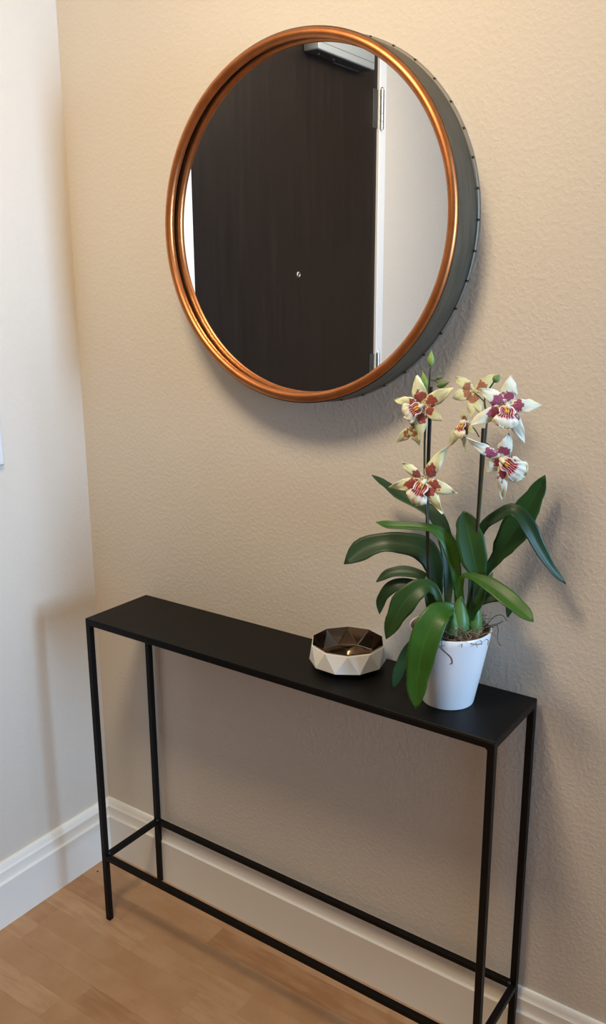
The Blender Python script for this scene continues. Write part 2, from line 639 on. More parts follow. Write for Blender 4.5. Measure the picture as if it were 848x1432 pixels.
def hinge(zt):
    h = box_obj('hinge', (0.0018, DY0 - 0.001, zt - 0.120), (0.0042, DY0 + 0.030, zt - 0.001), 'nickel_dark', door, bevel=0.0006)
    for k in range(5):
        bm = bmesh.new()
        z0 = zt - 0.0245 * (k + 1)
        lathe(bm, [(0.0005, z0), (0.0066, z0), (0.0078, z0 + 0.0007), (0.0078, z0 + 0.0236), (0.0066, z0 + 0.0243), (0.0005, z0 + 0.0243)],
              16, 'Z', (0.0135, DY0 - 0.010, 0))
        obj('knuckle', bm, 'nickel', h, smooth=True, angle=40)
    bm = bmesh.new()
    lathe(bm, [(0.0005, zt - 0.125), (0.004, zt - 0.125), (0.004, zt + 0.003), (0.0055, zt + 0.004), (0.004, zt + 0.007), (0.0005, zt + 0.008)],
          12, 'Z', (0.0135, DY0 - 0.010, 0))
    obj('hinge_pin', bm, 'nickel', h, smooth=True, angle=40)


for zt in (2.086, 1.229, 0.32):
    hinge(zt)

# door closer across the top of the door, hinge side
CY0, CY1, CX, CZ0, CZ1 = -1.331, -1.014, 0.056, 2.117, 2.186
bm = bmesh.new()
box(bm, (0.0025, CY0, CZ0), (CX, CY1, CZ1), 0.0035, 2)
cl = obj('door_closer', bm, 'closer', door, smooth=True, angle=50)
box_obj('closer_lower_cover', (0.004, CY0 + 0.004, CZ0 - 0.0012), (CX - 0.006, CY1 - 0.004, CZ0 + 0.0002), 'closer_dark', cl, bevel=0.001)
box_obj('cover_seam', (CX - 0.002, CY0 + 0.004, 2.1362), (CX + 0.0006, CY1 - 0.006, 2.1372), 'closer_dark', cl)
box_obj('closer_base_plate', (0.002, CY0 + 0.02, CZ0 - 0.004), (0.010, CY1 - 0.15, CZ0 + 0.006), 'closer_dark', cl, bevel=0.001)
for yy in (-1.06, -1.14):
    bm = bmesh.new()
    lathe(bm, [(0.0002, CZ0 - 0.0034), (0.0030, CZ0 - 0.003), (0.0034, CZ0)], 12, 'Z', (0.026, yy, 0))
    obj('screw', bm, 'nickel', cl, smooth=True)
bm = bmesh.new()
tube(bm, [(0.045, -1.17, CZ1 + 0.001), (0.045, -1.17, CZ1 + 0.012), (0.048, -1.10, CZ1 + 0.016), (0.050, -0.92, CZ1 + 0.018)], 0.007, 8)
tube(bm, [(0.050, -0.92, CZ1 + 0.026), (0.030, -1.12, CZ1 + 0.028), (0.012, -1.25, CZ1 + 0.028)], 0.006, 8)
obj('closer_arm', bm, 'closer', cl, smooth=True, angle=50)
# lever handle (below what the mirror shows)
bm = bmesh.new()
lathe(bm, [(0.0005, 0.016), (0.024, 0.016), (0.030, 0.010), (0.031, 0.0)], 28, 'Z')
bmesh.ops.rotate(bm, verts=bm.verts, matrix=Matrix.Rotation(math.pi / 2, 3, 'Y'))
bmesh.ops.translate(bm, verts=bm.verts, vec=(0.002, DY1 - 0.07, 0.98))
tube(bm, [(0.012, DY1 - 0.07, 0.98), (0.050, DY1 - 0.07, 0.98), (0.060, DY1 - 0.085, 0.98), (0.060, DY1 - 0.18, 0.98)], 0.009, 10, 14)
obj('lever_handle', bm, 'nickel', door, smooth=True, angle=50)

# white panel that the left edge of the photograph cuts off
pn = empty('wall_panel', (0.0, -0.33, 1.083), 'flat white panel on the left wall, cut off by the left edge of the photo', 'panel')
W0 = Vector(pn.location)
bm = bmesh.new()
box(bm, Vector((0.001, -0.44, 1.0855)) - W0, Vector((0.007, -0.2335, 1.43)) - W0, 0.001)
obj('board', bm, 'panel', pn)
bm = bmesh.new()
box(bm, Vector((0.0005, -0.44, 1.0825)) - W0, Vector((0.0072, -0.2335, 1.0855)) - W0)
obj('bottom_edge', bm, 'panel_edge', pn)

# ceiling lamp (lights the wall from above; outside the frame)
lamp = empty('ceiling_lamp', LAMP_POS, 'round frosted dome lamp hanging just below the hallway ceiling', 'lamp')
bm = bmesh.new()
lathe(bm, [(0.0005, -0.0005), (0.20, -0.0005), (0.208, -0.012), (0.204, -0.030), (0.192, -0.032), (0.0005, -0.030)], 48)
obj('rim', bm, 'lamp_metal', lamp, smooth=True, angle=40)
bm = bmesh.new()
HC = ROOM_Z1 - LAMP_POS[2]
lathe(bm, [(0.0005, HC), (0.06, HC), (0.06, HC - 0.02), (0.012, HC - 0.03), (0.012, -0.001), (0.0005, -0.001)], 24)
obj('stem', bm, 'lamp_metal', lamp, smooth=True, angle=40)
bm = bmesh.new()
rg = lathe(bm, [(0.19 * math.cos(a), -0.033 - 0.10 * math.sin(a)) for a in [math.radians(d) for d in (0, 12, 25, 38, 52, 66, 80)]], 40)
cap(bm, rg[-1])
obj('dome', bm, 'dome', lamp, smooth=True)

# ------------------------------------------------------------------ round mirror
MX, MZ, MR = 0.6655, 1.5557, 0.3125
mir = empty('round_mirror', (MX, -0.001, MZ), 'round wall mirror with copper front ring and deep dark metal band, above the black table', 'mirror')
SEG = 160
FY = -0.068                                # front plane of the band (local y)
bm = bmesh.new()
lathe(bm, [(MR - 0.0015, 0.0), (MR - 0.0015, FY), (MR - 0.003, FY - 0.001), (MR - 0.0045, FY), (MR - 0.0045, 0.0)], SEG, 'Y', closed=True)
obj('metal_band', bm, 'steel', mir, smooth=True, angle=40)
bm = bmesh.new()
TR = 0.0085
RC = MR - 0.0035 - TR
lathe(bm, [(RC + TR * math.cos(a), FY - 0.0005 + TR * math.sin(a)) for a in [2 * math.pi * k / 20 for k in range(20)]], SEG, 'Y', closed=True)
ring = obj('copper_ring', bm, 'copper', mir, smooth=True)
for ang in (178.0, 8.0):
    a = math.radians(ang)
    bm = bmesh.new()
    d = Vector((math.cos(a), 0, math.sin(a)))
    tg = Vector((-math.sin(a), 0, math.cos(a)))
    P = Vector((RC * d.x, FY - 0.0005, RC * d.z))
    tube(bm, [P - tg * 0.0006, P + tg * 0.0006], TR + 0.00025, 20)
    obj('ring_seam', bm, 'copper', ring, smooth=True, angle=40)
bm = bmesh.new()
lathe(bm, [(MR - 0.0045, 0.0), (MR + 0.0022, 0.0), (MR + 0.0026, -0.0015), (MR + 0.0026, -0.0045), (MR + 0.0012, -0.0058), (MR - 0.0016, -0.0058)],
      SEG, 'Y', closed=True)
fl = obj('rear_flange', bm, 'flange', mir, smooth=True, angle=40)
bm = bmesh.new()
box(bm, (-0.0020, -0.0066, -0.0018), (0.0008, 0.0, 0.0018), 0.0004)
rv = mesh_of('rivet', bm)
for k in range(41):
    a = math.radians(-18.1 - k * 360 / 41)
    o = link('rivet', rv, 'rivet', fl)
    o.location = ((MR + 0.0020) * math.cos(a), -0.0005, (MR + 0.0020) * math.sin(a))
    o.rotation_euler = (0, -a, 0)
GY = FY + 0.0135                            # the glass sits back behind the ring
bm = bmesh.new()
rr = lathe(bm, [(MR - 0.0046, GY + 0.004), (MR - 0.0046, GY), ], SEG, 'Y')
cap(bm, rr[0])
cap(bm, rr[1])
obj('mirror_glass', bm, 'mirror', mir)
bm = bmesh.new()
rr = lathe(bm, [(MR - 0.0047, -0.002), (MR - 0.0047, GY + 0.0042)], 96, 'Y')
cap(bm, rr[0])
cap(bm, rr[1])
obj('backing_board', bm, 'backing', mir)

# ------------------------------------------------------------------ console table
TA, TL, TD, TG, TH, T, ZR = 0.189, 0.941, 0.1837, 0.0116, 0.76, 0.0125, 0.1754
tab = empty('console_table', (TA + TL / 2, -TG - TD / 2, 0.0), 'narrow black metal console table with thin square legs, against the beige wall', 'table')
O = Vector(tab.location)
X0, X1, YF, YB = TA - O.x, TA + TL - O.x, -TG - TD - O.y, -TG - O.y


def tpart(name, lo, hi, m='table', bevel=0.0007):
    return box_obj(name, lo, hi, m, tab, bevel=bevel)


tpart('tabletop', (X0, YF, TH - 0.003), (X1, YB, TH), bevel=0.0009)
for xs in ((X0, X0 + T), (X1 - T, X1)):
    for ys in ((YF, YF + T), (YB - T, YB)):
        tpart('leg', (xs[0], ys[0], 0.0), (xs[1], ys[1], TH - 0.0032))
for nm, z1 in (('top_rail', TH - 0.0031), ('lower_rail', ZR)):
    for ys in ((YF + 0.0002, YF + T - 0.0002), (YB - T + 0.0002, YB - 0.0002)):
        tpart(nm, (X0 + T - 0.0005, ys[0], z1 - T + 0.0004), (X1 - T + 0.0005, ys[1], z1))
    for xs in ((X0 + 0.0002, X0 + T - 0.0002), (X1 - T + 0.0002, X1 - 0.0002)):
        tpart(nm, (xs[0], YF + T - 0.0005, z1 - T + 0.0004), (xs[1], YB - T + 0.0005, z1))
for xs, ys in ((X0 + T, YF + T), (X0 + T, YB - T), (X1 - T, YF + T), (X1 - T, YB - T)):
    bm = bmesh.new()
    bmesh.ops.create_icosphere(bm, subdivisions=2, radius=0.0034)
    for v in bm.verts:
        v.co += v.co.normalized() * 0.0009 * noise.noise(v.co * 500)
        v.co += Vector((xs, ys, ZR + 0.0005))
    obj('weld_bead', bm, 'weld', tab, smooth=True)
for xs in (X0 + T, X1 - T):
    bm = bmesh.new()
    sx = 1 if xs < 0 else -1
    V = [bm.verts.new((xs + sx * a, YF + b, TH - 0.0031 - T + 0.0006 - c)) for b in (0.002, T - 0.002) for a, c in ((-0.0005, 0), (0.005, 0), (-0.0005, 0.005))]
    for f in ((0, 1, 2), (5, 4, 3), (0, 1, 4, 3), (1, 2, 5, 4), (2, 0, 3, 5)):
        bm.faces.new([V[i] for i in f])
    obj('corner_weld', bm, 'table', tab)

# ------------------------------------------------------------------ faceted bowl
BX, BY, BR, BZ = BOWLX, BOWLY, 0.0695, 0.047
bowl = empty('faceted_bowl', (BX, BY, TH), 'small white faceted ceramic bowl with shiny bronze inside, on the black table beside the orchid', 'bowl')
cam_ang = math.atan2(CAMPOS[1] - BY, CAMPOS[0] - BX)


def polyring(bm, r, z, n, ph):
    return [bm.verts.new((r * math.cos(cam_ang + ph + 2 * math.pi * k / n), r * math.sin(cam_ang + ph + 2 * math.pi * k / n), z)) for k in range(n)]


HP = math.pi / 10
bm = bmesh.new()
foot = polyring(bm, 0.040, 0.0, 10, HP)
sh = polyring(bm, BR * 1.035, 0.0125, 10, HP)
rim = polyring(bm, BR, BZ, 10, 0)
lipr = polyring(bm, BR - 0.0022, BZ + 0.0004, 10, 0)
bm.faces.new(foot)
for k in range(10):
    j = (k + 1) % 10
    bm.faces.new((foot[k], foot[j], sh[j], sh[k]))
    bm.faces.new((sh[k], rim[j], rim[k]))
    bm.faces.new((sh[k], sh[j], rim[j]))
    bm.faces.new((rim[k], rim[j], lipr[j], lipr[k]))
obj('shell', bm, 'ceramic', bowl)
bm = bmesh.new()
ri = polyring(bm, BR - 0.0022, BZ + 0.0004, 10, 0)
flr = polyring(bm, 0.0575, 0.0185, 10, HP)
for k in range(10):
    j = (k + 1) % 10
    bm.faces.new((flr[k], ri[j], ri[k]))
    bm.faces.new((flr[k], flr[j], ri[j]))
bm.faces.new(flr)
bmesh.ops.bevel(bm, geom=[e for e in bm.edges if not e.is_boundary], offset=0.0019, segments=3, affect='EDGES', profile=0.5)
obj('glazed_lining', bm, 'chrome', bowl, smooth=True, angle=14)

# ------------------------------------------------------------------ orchid in its pot
LEAVES = {
    'A': [[0.9888,-0.085,0.9161,0.011],[0.977,-0.06,0.9738,0.0197],[0.9617,-0.05,1.0328,0.0258],[0.9417,-0.045,1.0645,0.0284],[0.9108,-0.045,1.0806,0.0237],[0.8735,-0.05,1.0947,0.0227],[0.8442,-0.055,1.1126,0.0139],[0.8205,-0.06,1.1262,0.0]],
    'B': [[0.9751,-0.09,0.9174,0.011],[0.967,-0.085,0.9595,0.022],[0.9566,-0.08,0.9908,0.0367],[0.9365,-0.085,1.0154,0.0465],[0.9057,-0.1,1.0229,0.0405],[0.8777,-0.115,1.0232,0.0356],[0.8468,-0.13,1.0102,0.042],[0.8203,-0.15,0.9835,0.0]],
    'C': [[1.0178,-0.105,0.9247,0.0119],[1.0165,-0.105,0.9534,0.013],[1.0133,-0.11,0.994,0.0176],[1.0051,-0.115,1.0331,0.0257],[0.9912,-0.12,1.0564,0.0233],[0.9713,-0.13,1.0677,0.014],[0.9371,-0.14,1.0684,0.0141],[0.9092,-0.15,1.0676,0.0142],[0.889,-0.16,1.0717,0.0]],
    'D': [[1.0334,-0.1,0.9265,0.0107],[1.0464,-0.1,0.9753,0.0164],[1.0489,-0.105,0.9968,0.0279],[1.0436,-0.11,1.0239,0.0439],[1.0361,-0.11,1.0515,0.0462],[1.0264,-0.105,1.0765,0.0347],[1.0182,-0.1,1.0969,0.0]],
    'E': [[1.0267,-0.085,0.9242,0.0096],[1.0347,-0.08,0.9522,0.0119],[1.0468,-0.065,0.988,0.0131],[1.0602,-0.055,1.0127,0.0202],[1.0707,-0.05,1.0355,0.0366],[1.0867,-0.045,1.0661,0.0492],[1.101,-0.04,1.0985,0.0406],[1.1141,-0.035,1.1278,0.0265],[1.1246,-0.03,1.1563,0.0]],
    'F': [[1.032,-0.09,0.942,0.0095],[1.0314,-0.085,1.0154,0.0118],[1.042,-0.08,1.0648,0.0152],[1.0646,-0.075,1.0887,0.0197],[1.0929,-0.075,1.1034,0.0228],[1.1179,-0.075,1.0812,0.0261],[1.137,-0.07,1.0465,0.0204],[1.1591,-0.06,1.0098,0.0125],[1.1754,-0.045,0.9859,0.0]],
    'G': [[1.0262,-0.11,0.9343,0.0095],[1.0243,-0.115,0.9728,0.0105],[1.0332,-0.12,0.9943,0.0093],[1.055,-0.13,0.9987,0.0149],[1.0864,-0.14,0.9944,0.0258],[1.1195,-0.15,0.9827,0.0287],[1.1464,-0.155,0.9689,0.0229],[1.1671,-0.16,0.9566,0.0]],
    'H': [[1.0289,-0.09,0.9262,0.0096],[1.0513,-0.085,0.9458,0.0178],[1.0799,-0.08,0.9588,0.0234],[1.0985,-0.08,0.9564,0.0186],[1.097,-0.08,0.94,0.0117],[1.0943,-0.08,0.922,0.0]],
    'I': [[0.9825,-0.1,0.922,0.0097],[0.9678,-0.1,0.9575,0.0133],[0.9508,-0.11,0.9761,0.0169],[0.9233,-0.12,0.9814,0.0206],[0.8985,-0.13,0.9757,0.0171],[0.8794,-0.14,0.9594,0.0]],
    'J': [[0.9876,-0.11,0.9198,0.0096],[0.9583,-0.11,0.9534,0.0145],[0.9239,-0.12,0.9598,0.0195],[0.9033,-0.13,0.9509,0.0232],[0.8884,-0.135,0.9286,0.0172],[0.8875,-0.14,0.9026,0.0]],
    'K': [[0.9951,-0.12,0.9207,0.0095],[0.9885,-0.125,0.9537,0.0142],[0.9773,-0.135,0.9693,0.0224],[0.9628,-0.15,0.9646,0.0354],[0.9475,-0.165,0.9435,0.0425],[0.935,-0.175,0.9125,0.0285],[0.9237,-0.18,0.8785,0.0]],
    'L': [[1.0211,-0.115,0.926,0.0118],[1.0123,-0.135,0.9366,0.0258],[1.0067,-0.16,0.9334,0.0417],[0.9998,-0.18,0.9075,0.0485],[0.9946,-0.19,0.8701,0.0463],[0.9884,-0.19,0.8181,0.034],[0.987,-0.187,0.7716,0.0]],
    'M': [[0.9875,-0.12,0.914,0.0072],[0.9821,-0.14,0.904,0.0119],[0.9681,-0.15,0.8799,0.0179],[0.9514,-0.155,0.8507,0.0217],[0.9359,-0.155,0.8154,0.0183],[0.9229,-0.15,0.7754,0.0]],
    'N': [[0.9794,-0.12,0.9174,0.0144],[0.9772,-0.125,0.9375,0.0179],[0.9725,-0.125,0.958,0.0167],[0.9639,-0.12,0.9801,0.0]],
    'O': [[1.0443,-0.11,0.9282,0.0141],[1.0556,-0.115,0.9495,0.0163],[1.0654,-0.115,0.9784,0.0138],[1.0736,-0.1,1.0025,0.0]],
}
FLOWERS = {
    'F1': [[0.9544,-0.13,1.2663],[0.1215,-0.9926,0.0],[[0.9436,-0.1353,1.3135,0.0216],[0.9066,-0.1399,1.2732,0.017],[1.0042,-0.1279,1.2961,0.0193],[0.9889,-0.1298,1.2439,0.0159],[0.9521,-0.1343,1.2081,0.017]],[0.9291,-0.1512,1.2497,0.025]],
    'F2': [[0.9685,-0.14,1.1479],[0.1014,-0.9936,-0.0507],[[1.0032,-0.1434,1.2052,0.0195],[0.9288,-0.1495,1.1755,0.0149],[0.9049,-0.1496,1.13,0.0172],[1.0219,-0.1378,1.1332,0.0183],[0.9987,-0.1383,1.0963,0.0172]],[0.9546,-0.1575,1.1082,0.0287]],
    'F3': [[1.0938,-0.13,1.2759],[0.5064,-0.8608,0.0506],[[1.0978,-0.1296,1.3207,0.0214],[1.0593,-0.1534,1.3016,0.0193],[1.1395,-0.1077,1.2767,0.0182],[1.0488,-0.1628,1.2473,0.0182],[1.1226,-0.121,1.22,0.016]],[1.1001,-0.1491,1.2434,0.0299]],
    'F4': [[1.0891,-0.13,1.1951],[0.5144,-0.8436,-0.1543],[[1.1022,-0.1341,1.2352,0.0196],[1.0476,-0.1659,1.227,0.0141],[1.0719,-0.1414,1.174,0.0174],[1.0913,-0.1208,1.1264,0.0131],[1.1234,-0.1111,1.1802,0.0196]],[1.1276,-0.123,1.1684,0.0283]],
    'F5': [[1.0199,-0.085,1.2875],[0.101,-0.9091,0.4041],[[0.9862,-0.0835,1.3092,0.017],[0.9879,-0.0973,1.2776,0.0181],[1.0273,-0.1054,1.2496,0.0147],[1.0585,-0.0723,1.3164,0.0192],[1.0394,-0.1009,1.2568,0.0136]],None],
    'F6': [[1.0177,-0.105,1.242],[-0.102,-0.9895,0.102],[[1.0127,-0.1066,1.2611,0.0101],[0.9888,-0.1106,1.1978,0.0124],[1.0216,-0.1142,1.1958,0.0113],[1.0339,-0.1123,1.2263,0.0113]],[1.0149,-0.1255,1.2173,0.0158]],
    'F7': [[0.927,-0.11,1.226],[0.101,-0.9897,-0.101],[[0.8981,-0.1142,1.199,0.014],[0.9396,-0.1099,1.1976,0.014],[0.9187,-0.1134,1.2115,0.0117],[0.9319,-0.1151,1.2411,0.0117]],None],
}
STEMS = {
    'stem1': [[0.9745,-0.11,0.9132],[0.9656,-0.115,1.0116],[0.9595,-0.12,1.1097],[0.955,-0.12,1.1688],[0.9517,-0.115,1.2264],[0.9528,-0.11,1.2721],[0.9541,-0.11,1.3063],[0.9553,-0.11,1.3267]],
    'stem2': [[1.0373,-0.1,0.9273],[1.0431,-0.1,1.0455],[1.0486,-0.105,1.1303],[1.0527,-0.11,1.1892],[1.0543,-0.11,1.2289],[1.0541,-0.108,1.2509],[1.0473,-0.105,1.2778],[1.0514,-0.1,1.2941],[1.06,-0.1,1.3077]],
    'br1': [[0.9542,-0.11,1.3052],[0.963,-0.11,1.3045],[0.9704,-0.11,1.3083],[0.9775,-0.112,1.3111]],
    'br1b': [[0.963,-0.11,1.3045],[0.9722,-0.113,1.2997]],
    'br2': [[1.0425,-0.108,1.2208],[1.0341,-0.108,1.2325],[1.0245,-0.106,1.2371]],
    'pd1': [[0.953,-0.112,1.2585],[0.9515,-0.122,1.2641]],
    'pd2': [[0.9562,-0.12,1.1512],[0.9645,-0.132,1.1472]],
    'pd3': [[1.0534,-0.108,1.2531],[1.0709,-0.112,1.2648],[1.0883,-0.122,1.2747]],
    'pd4': [[1.053,-0.108,1.2139],[1.0694,-0.115,1.2052],[1.0846,-0.122,1.1944]],
    'pd5': [[1.0482,-0.104,1.2744],[1.0343,-0.095,1.2815],[1.0221,-0.087,1.2867]],
    'pd7': [[0.9529,-0.113,1.2378],[0.9396,-0.112,1.2343],[0.9276,-0.111,1.2261]],
}
STAKES = [[[0.9596,-0.115,1.2946],[0.9602,-0.115,1.0907],[0.9718,-0.115,0.909]],[[1.0455,-0.1,1.2335],[1.0435,-0.1,1.0874],[1.04,-0.1,0.9241]]]
BUDS = [[[0.9553,-0.11,1.3267],[0.9562,-0.11,1.3536],0.0055],[[0.9667,-0.11,1.3081],[0.9804,-0.113,1.3124],0.0035],[[0.9699,-0.113,1.2961],[0.9943,-0.118,1.3046],0.0055],[[1.0589,-0.1,1.3066],[1.0687,-0.1,1.3191],0.0058],[[0.9432,-0.1,1.2877],[0.9383,-0.105,1.3199],0.006]]
BULBS = [[[1.0258,-0.115,0.9081],[1.0234,-0.11,0.9687],0.0175],[[1.0188,-0.13,0.9064],[1.0203,-0.125,0.9377],0.014],[[0.9853,-0.12,0.9008],[0.9811,-0.11,0.9503],0.012],[[1.0458,-0.1,0.9077],[1.046,-0.095,0.9639],0.012]]

PC = Vector((POTX, POTY, TH))
orch = empty('potted_orchid', PC, 'flowering orchid with cream and maroon blooms and long green leaves, in a white pot', 'plant')
PH, PR0, PR1 = 0.134, 0.0450, 0.0690
bm = bmesh.new()
rr = lathe(bm, [(PR0 - 0.004, 0.0), (PR0 - 0.001, 0.001), (PR0, 0.004), (PR0 + 0.011, 0.06), (PR1 - 0.0015, PH - 0.012), (PR1, PH - 0.0015), (PR1 - 0.001, PH),
                (PR1 - 0.003, PH - 0.0005), (PR1 - 0.005, PH - 0.006), (PR1 - 0.009, PH - 0.030)], 72)
cap(bm, rr[0])
cap(bm, rr[-1])
obj('pot', bm, 'pot', orch, smooth=True, angle=50)
# bark in the pot
bm = bmesh.new()
for k in range(150):
    a, r = random.uniform(0, 2 * math.pi), (PR1 - 0.012) * math.sqrt(random.random())
    s = random.uniform(0.005, 0.011)
    rr = bmesh.ops.create_icosphere(bm, subdivisions=1, radius=s)
    R = Matrix.Rotation(random.uniform(0, 6.3), 3, 'Z') @ Matrix.Rotation(random.uniform(-0.6, 0.6), 3, 'X')
    c = Vector((r * math.cos(a), r * math.sin(a), PH - 0.010 + random.uniform(-0.004, 0.006) + 0.012 * (1 - r / PR1)))
    for v in rr['verts']:
        v.co = R @ Vector((v.co.x * random.uniform(0.9, 1.3), v.co.y * random.uniform(0.5, 0.8), v.co.z * 0.55)) + c
obj('bark_chips', bm, 'bark', orch, kind='stuff')
bm = bmesh.new()
for k in range(150):
    a, r = random.uniform(-1.1, 2.0), random.uniform(0.022, 0.062)
    p = Vector((r * math.cos(a), r * math.sin(a), PH - 0.006))
    P = [p]
    d = Vector((random.uniform(-1, 1), random.uniform(-1, 1), random.uniform(0.2, 1.3))).normalized()
    for i in range(4):
        d = (d + Vector((random.uniform(-.7, .7), random.uniform(-.7, .7), random.uniform(-.5, .35)))).normalized()
        q = P[-1] + d * random.uniform(0.006, 0.011)
        q.z = max(q.z, PH - 0.008)
        if q.y + PC.y > -0.012:
            q.y = -0.012 - PC.y
        P.append(q)
    tube(bm, P, random.uniform(0.0004, 0.0009), 4, 8)
obj('dry_roots', bm, 'root', orch, kind='stuff')


def on_pot(ang, h, lift=0.0012):
    r = PR0 + (PR1 - PR0) * h / PH + lift
    return Vector((r * math.cos(ang), r * math.sin(ang), h))


bm = bmesh.new()
tube(bm, [Vector((0.045 * math.cos(-1.35), 0.045 * math.sin(-1.35), PH - 0.004)), on_pot(-1.32, PH + 0.001), on_pot(-1.30, 0.120), on_pot(-1.15, 0.110), on_pot(-1.07, 0.103),
          on_pot(-1.05, 0.095), on_pot(-1.10, 0.092)], 0.0006, 5, 24)
obj('dangling_root', bm, 'root_dark', orch, smooth=True)
bm = bmesh.new()
tube(bm, [on_pot(0.35, PH - 0.004, -0.014), on_pot(0.32, PH + 0.010, 0.004), on_pot(0.30, PH + 0.002, 0.010), on_pot(0.25, PH - 0.014, 0.013), on_pot(0.10, PH - 0.018, 0.022)], 0.0006, 5, 20)
tube(bm, [on_pot(0.5, PH - 0.004, -0.012), on_pot(0.45, PH + 0.020, -0.002), on_pot(0.40, PH + 0.026, 0.010), on_pot(0.20, PH + 0.024, 0.020)], 0.0006, 5, 20)
obj('dangling_root', bm, 'root_dark', orch, smooth=True)

TO_CAM = (Vector(CAMPOS) - PC - Vector((0, 0, 0.2))).normalized()


def leaf(pts, m, roll=0.0, fold=0.22, up=0.25):
    base = Vector(pts[0][:3])
    root = Vector((PC.x + (base.x - PC.x) * 0.6, PC.y + (base.y - PC.y) * 0.6, TH + PH - 0.016))
    P = [Vector(q[:3]) - PC for q in pts]
    P = [root - PC] + P
    wd = [pts[0][3] * 0.9] + [q[3] for q in pts]
    n = 30
    C = catmull(P, n)
    N0 = (TO_CAM + Vector((0, 0, up))).normalized()
    rows = []
    for i, c in enumerate(C):
        T = (C[min(i + 1, n)] - C[max(i - 1, 0)]).normalized()
        s = T.cross(N0)
        s.normalize()
        s = Matrix.Rotation(math.radians(roll), 3, T) @ s
        nn = s.cross(T).normalized()
        f = i / n * (len(wd) - 1)
        k = min(int(f), len(wd) - 2)
        t = f - k
        if k == len(wd) - 2:
            w = wd[k] * (1 - t ** 1.7) + 0.0004
        else:
            t2 = t * t * (3 - 2 * t)
            w = wd[k] + (wd[k + 1] - wd[k]) * t2
        row = []
        for j in range(9):
            u = (j - 4) / 4
            q = c + s * (u * w / 2) + nn * (fold * w / 2 * (abs(u) ** 1.3) - fold * w * 0.25)
            row.append(q)
        rows.append(row)
    for row in rows:                       # keep off the wall
        for q in row:
            if q.y + PC.y > -0.006:
                q.y = -0.006 - PC.y
    return sheet('leaf', m, rows, orch, 0.0011)


SPEC = {'A': ('leaf_deep', 10, 0.2, 0.6), 'B': ('leaf_deep', 0, 0.25, 0.5), 'C': ('leaf_bright', 0, 0.25, 0.6), 'D': ('leaf', 0, 0.22, 0.0),
        'E': ('leaf', 0, 0.2, 0.1), 'F': ('leaf_deep', 0, 0.25, 0.5), 'G': ('leaf_bright', 0, 0.22, 0.6), 'H': ('leaf_deep', 0, 0.2, 0.5),
        'I': ('leaf_deep', 0, 0.25, 0.6), 'J': ('leaf_deep', 0, 0.25, 0.5), 'K': ('leaf', 0, 0.2, 0.4), 'L': ('leaf_bright', 0, 0.18, 0.3),
        'M': ('leaf_sheen', 0, 0.2, 0.3), 'N': ('bulb', 0, 0.3, 0.2), 'O': ('leaf', 0, 0.3, 0.2), 'P': ('leaf_deep', 0, 0.3, 0.2)}
for k, pts in LEAVES.items():
    leaf(pts, *SPEC[k])


def ovoid(name, a, b, r, m, parent, tipw=0.25):
    """bulb or bud grown from a to b"""
    a, b = Vector(a) - PC, Vector(b) - PC
    bm = bmesh.new()
    prof = [0.35, 0.75, 0.97, 1.0, 0.9, 0.68, 0.42, tipw * 0.4, 0.02]
    P = [a + (b - a) * (i / 8) for i in range(9)]
    tube(bm, P, [r * q for q in prof], 12)
    return obj(name, bm, m, parent, smooth=True, angle=80)


for a, b, r in BULBS:
    a = list(a)
    a[2] = TH + PH - 0.022
    ovoid('pseudobulb', a, b, r, 'bulb', orch)

for nm, rad in (('stem1', (0.0021, 0.0019, 0.0017, 0.0012)), ('stem2', (0.0021, 0.0019, 0.0017, 0.0012))):
    bm = bmesh.new()
    P = [Vector(q) - PC for q in STEMS[nm]]
    P = [Vector((P[0].x * 0.9, P[0].y * 0.9, PH - 0.02))] + P
    tube(bm, P, list(rad), 8, 40)
    st = obj('flower_stem', bm, 'stem', orch, smooth=True)
    brs = {'stem1': ('br1', 'br1b', 'pd1', 'pd2', 'pd7'), 'stem2': ('br2', 'pd3', 'pd4', 'pd5')}[nm]
    for b in brs:
        bm = bmesh.new()
        tube(bm, [Vector(q) - PC for q in STEMS[b]], 0.0010, 7, 10)
        obj('side_stem', bm, 'stem', st, smooth=True)
for P in STAKES:
    bm = bmesh.new()
    Q = [Vector(q) - PC for q in P]
    Q[2] = Vector((Q[2].x * 0.95, Q[2].y * 0.95, PH - 0.02))
    tube(bm, Q, 0.0031, 10, 24)
    obj('stake', bm, 'stake', orch, smooth=True, angle=60)
for i, (a, b, r) in enumerate(BUDS):
    ovoid('bud', a, b, r, 'bud' if i in (0, 4) else 'bud_dark', orch)


def petal(c, tip, w, n, m, parent, recurve=0.12, ruffle=0.05, fat=0.42, seed=0):
    c, tip, n = Vector(c), Vector(tip), Vector(n)
    D = tip - c
    Ln = D.length
    T = D.normalized()
    s = T.cross(n).normalized()
    rows = []
    NI, NJ = 16, 9
    for i in range(NI + 1):
        v = i / NI
        prof = (math.sin(math.pi * min(1.0, v / (2 * fat))) if v < fat else (1 - ((v - fat) / (1 - fat)) ** 1.9))
        hw = w / 2 * max(0.05 if i < NI else 0.02, 0.30 + 0.70 * prof if v < fat else prof)
        lift = recurve * Ln * (4 * v * (1 - v)) - recurve * 0.5 * Ln * v * v
        row = []
        for j in range(NJ):
            u = (j - 4) / 4
            wav = ruffle * Ln * (0.6 * math.sin(9 * v + 2.1 * u + seed) + 0.4 * noise.noise(Vector((v * 4 + seed, u * 2, seed)))) * abs(u) * (0.2 + v)
            edge = 1 + 0.22 * noise.noise(Vector((v * 7, seed * 3.1 + (1 if u > 0 else -1), 0.3))) * (0.3 + v)
            row.append(c + D * v + s * (u * hw * edge) + n * (lift - 0.16 * hw * u * u + wav))
        rows.append(row)
    return sheet('petal', m, rows, parent, 0.0006)


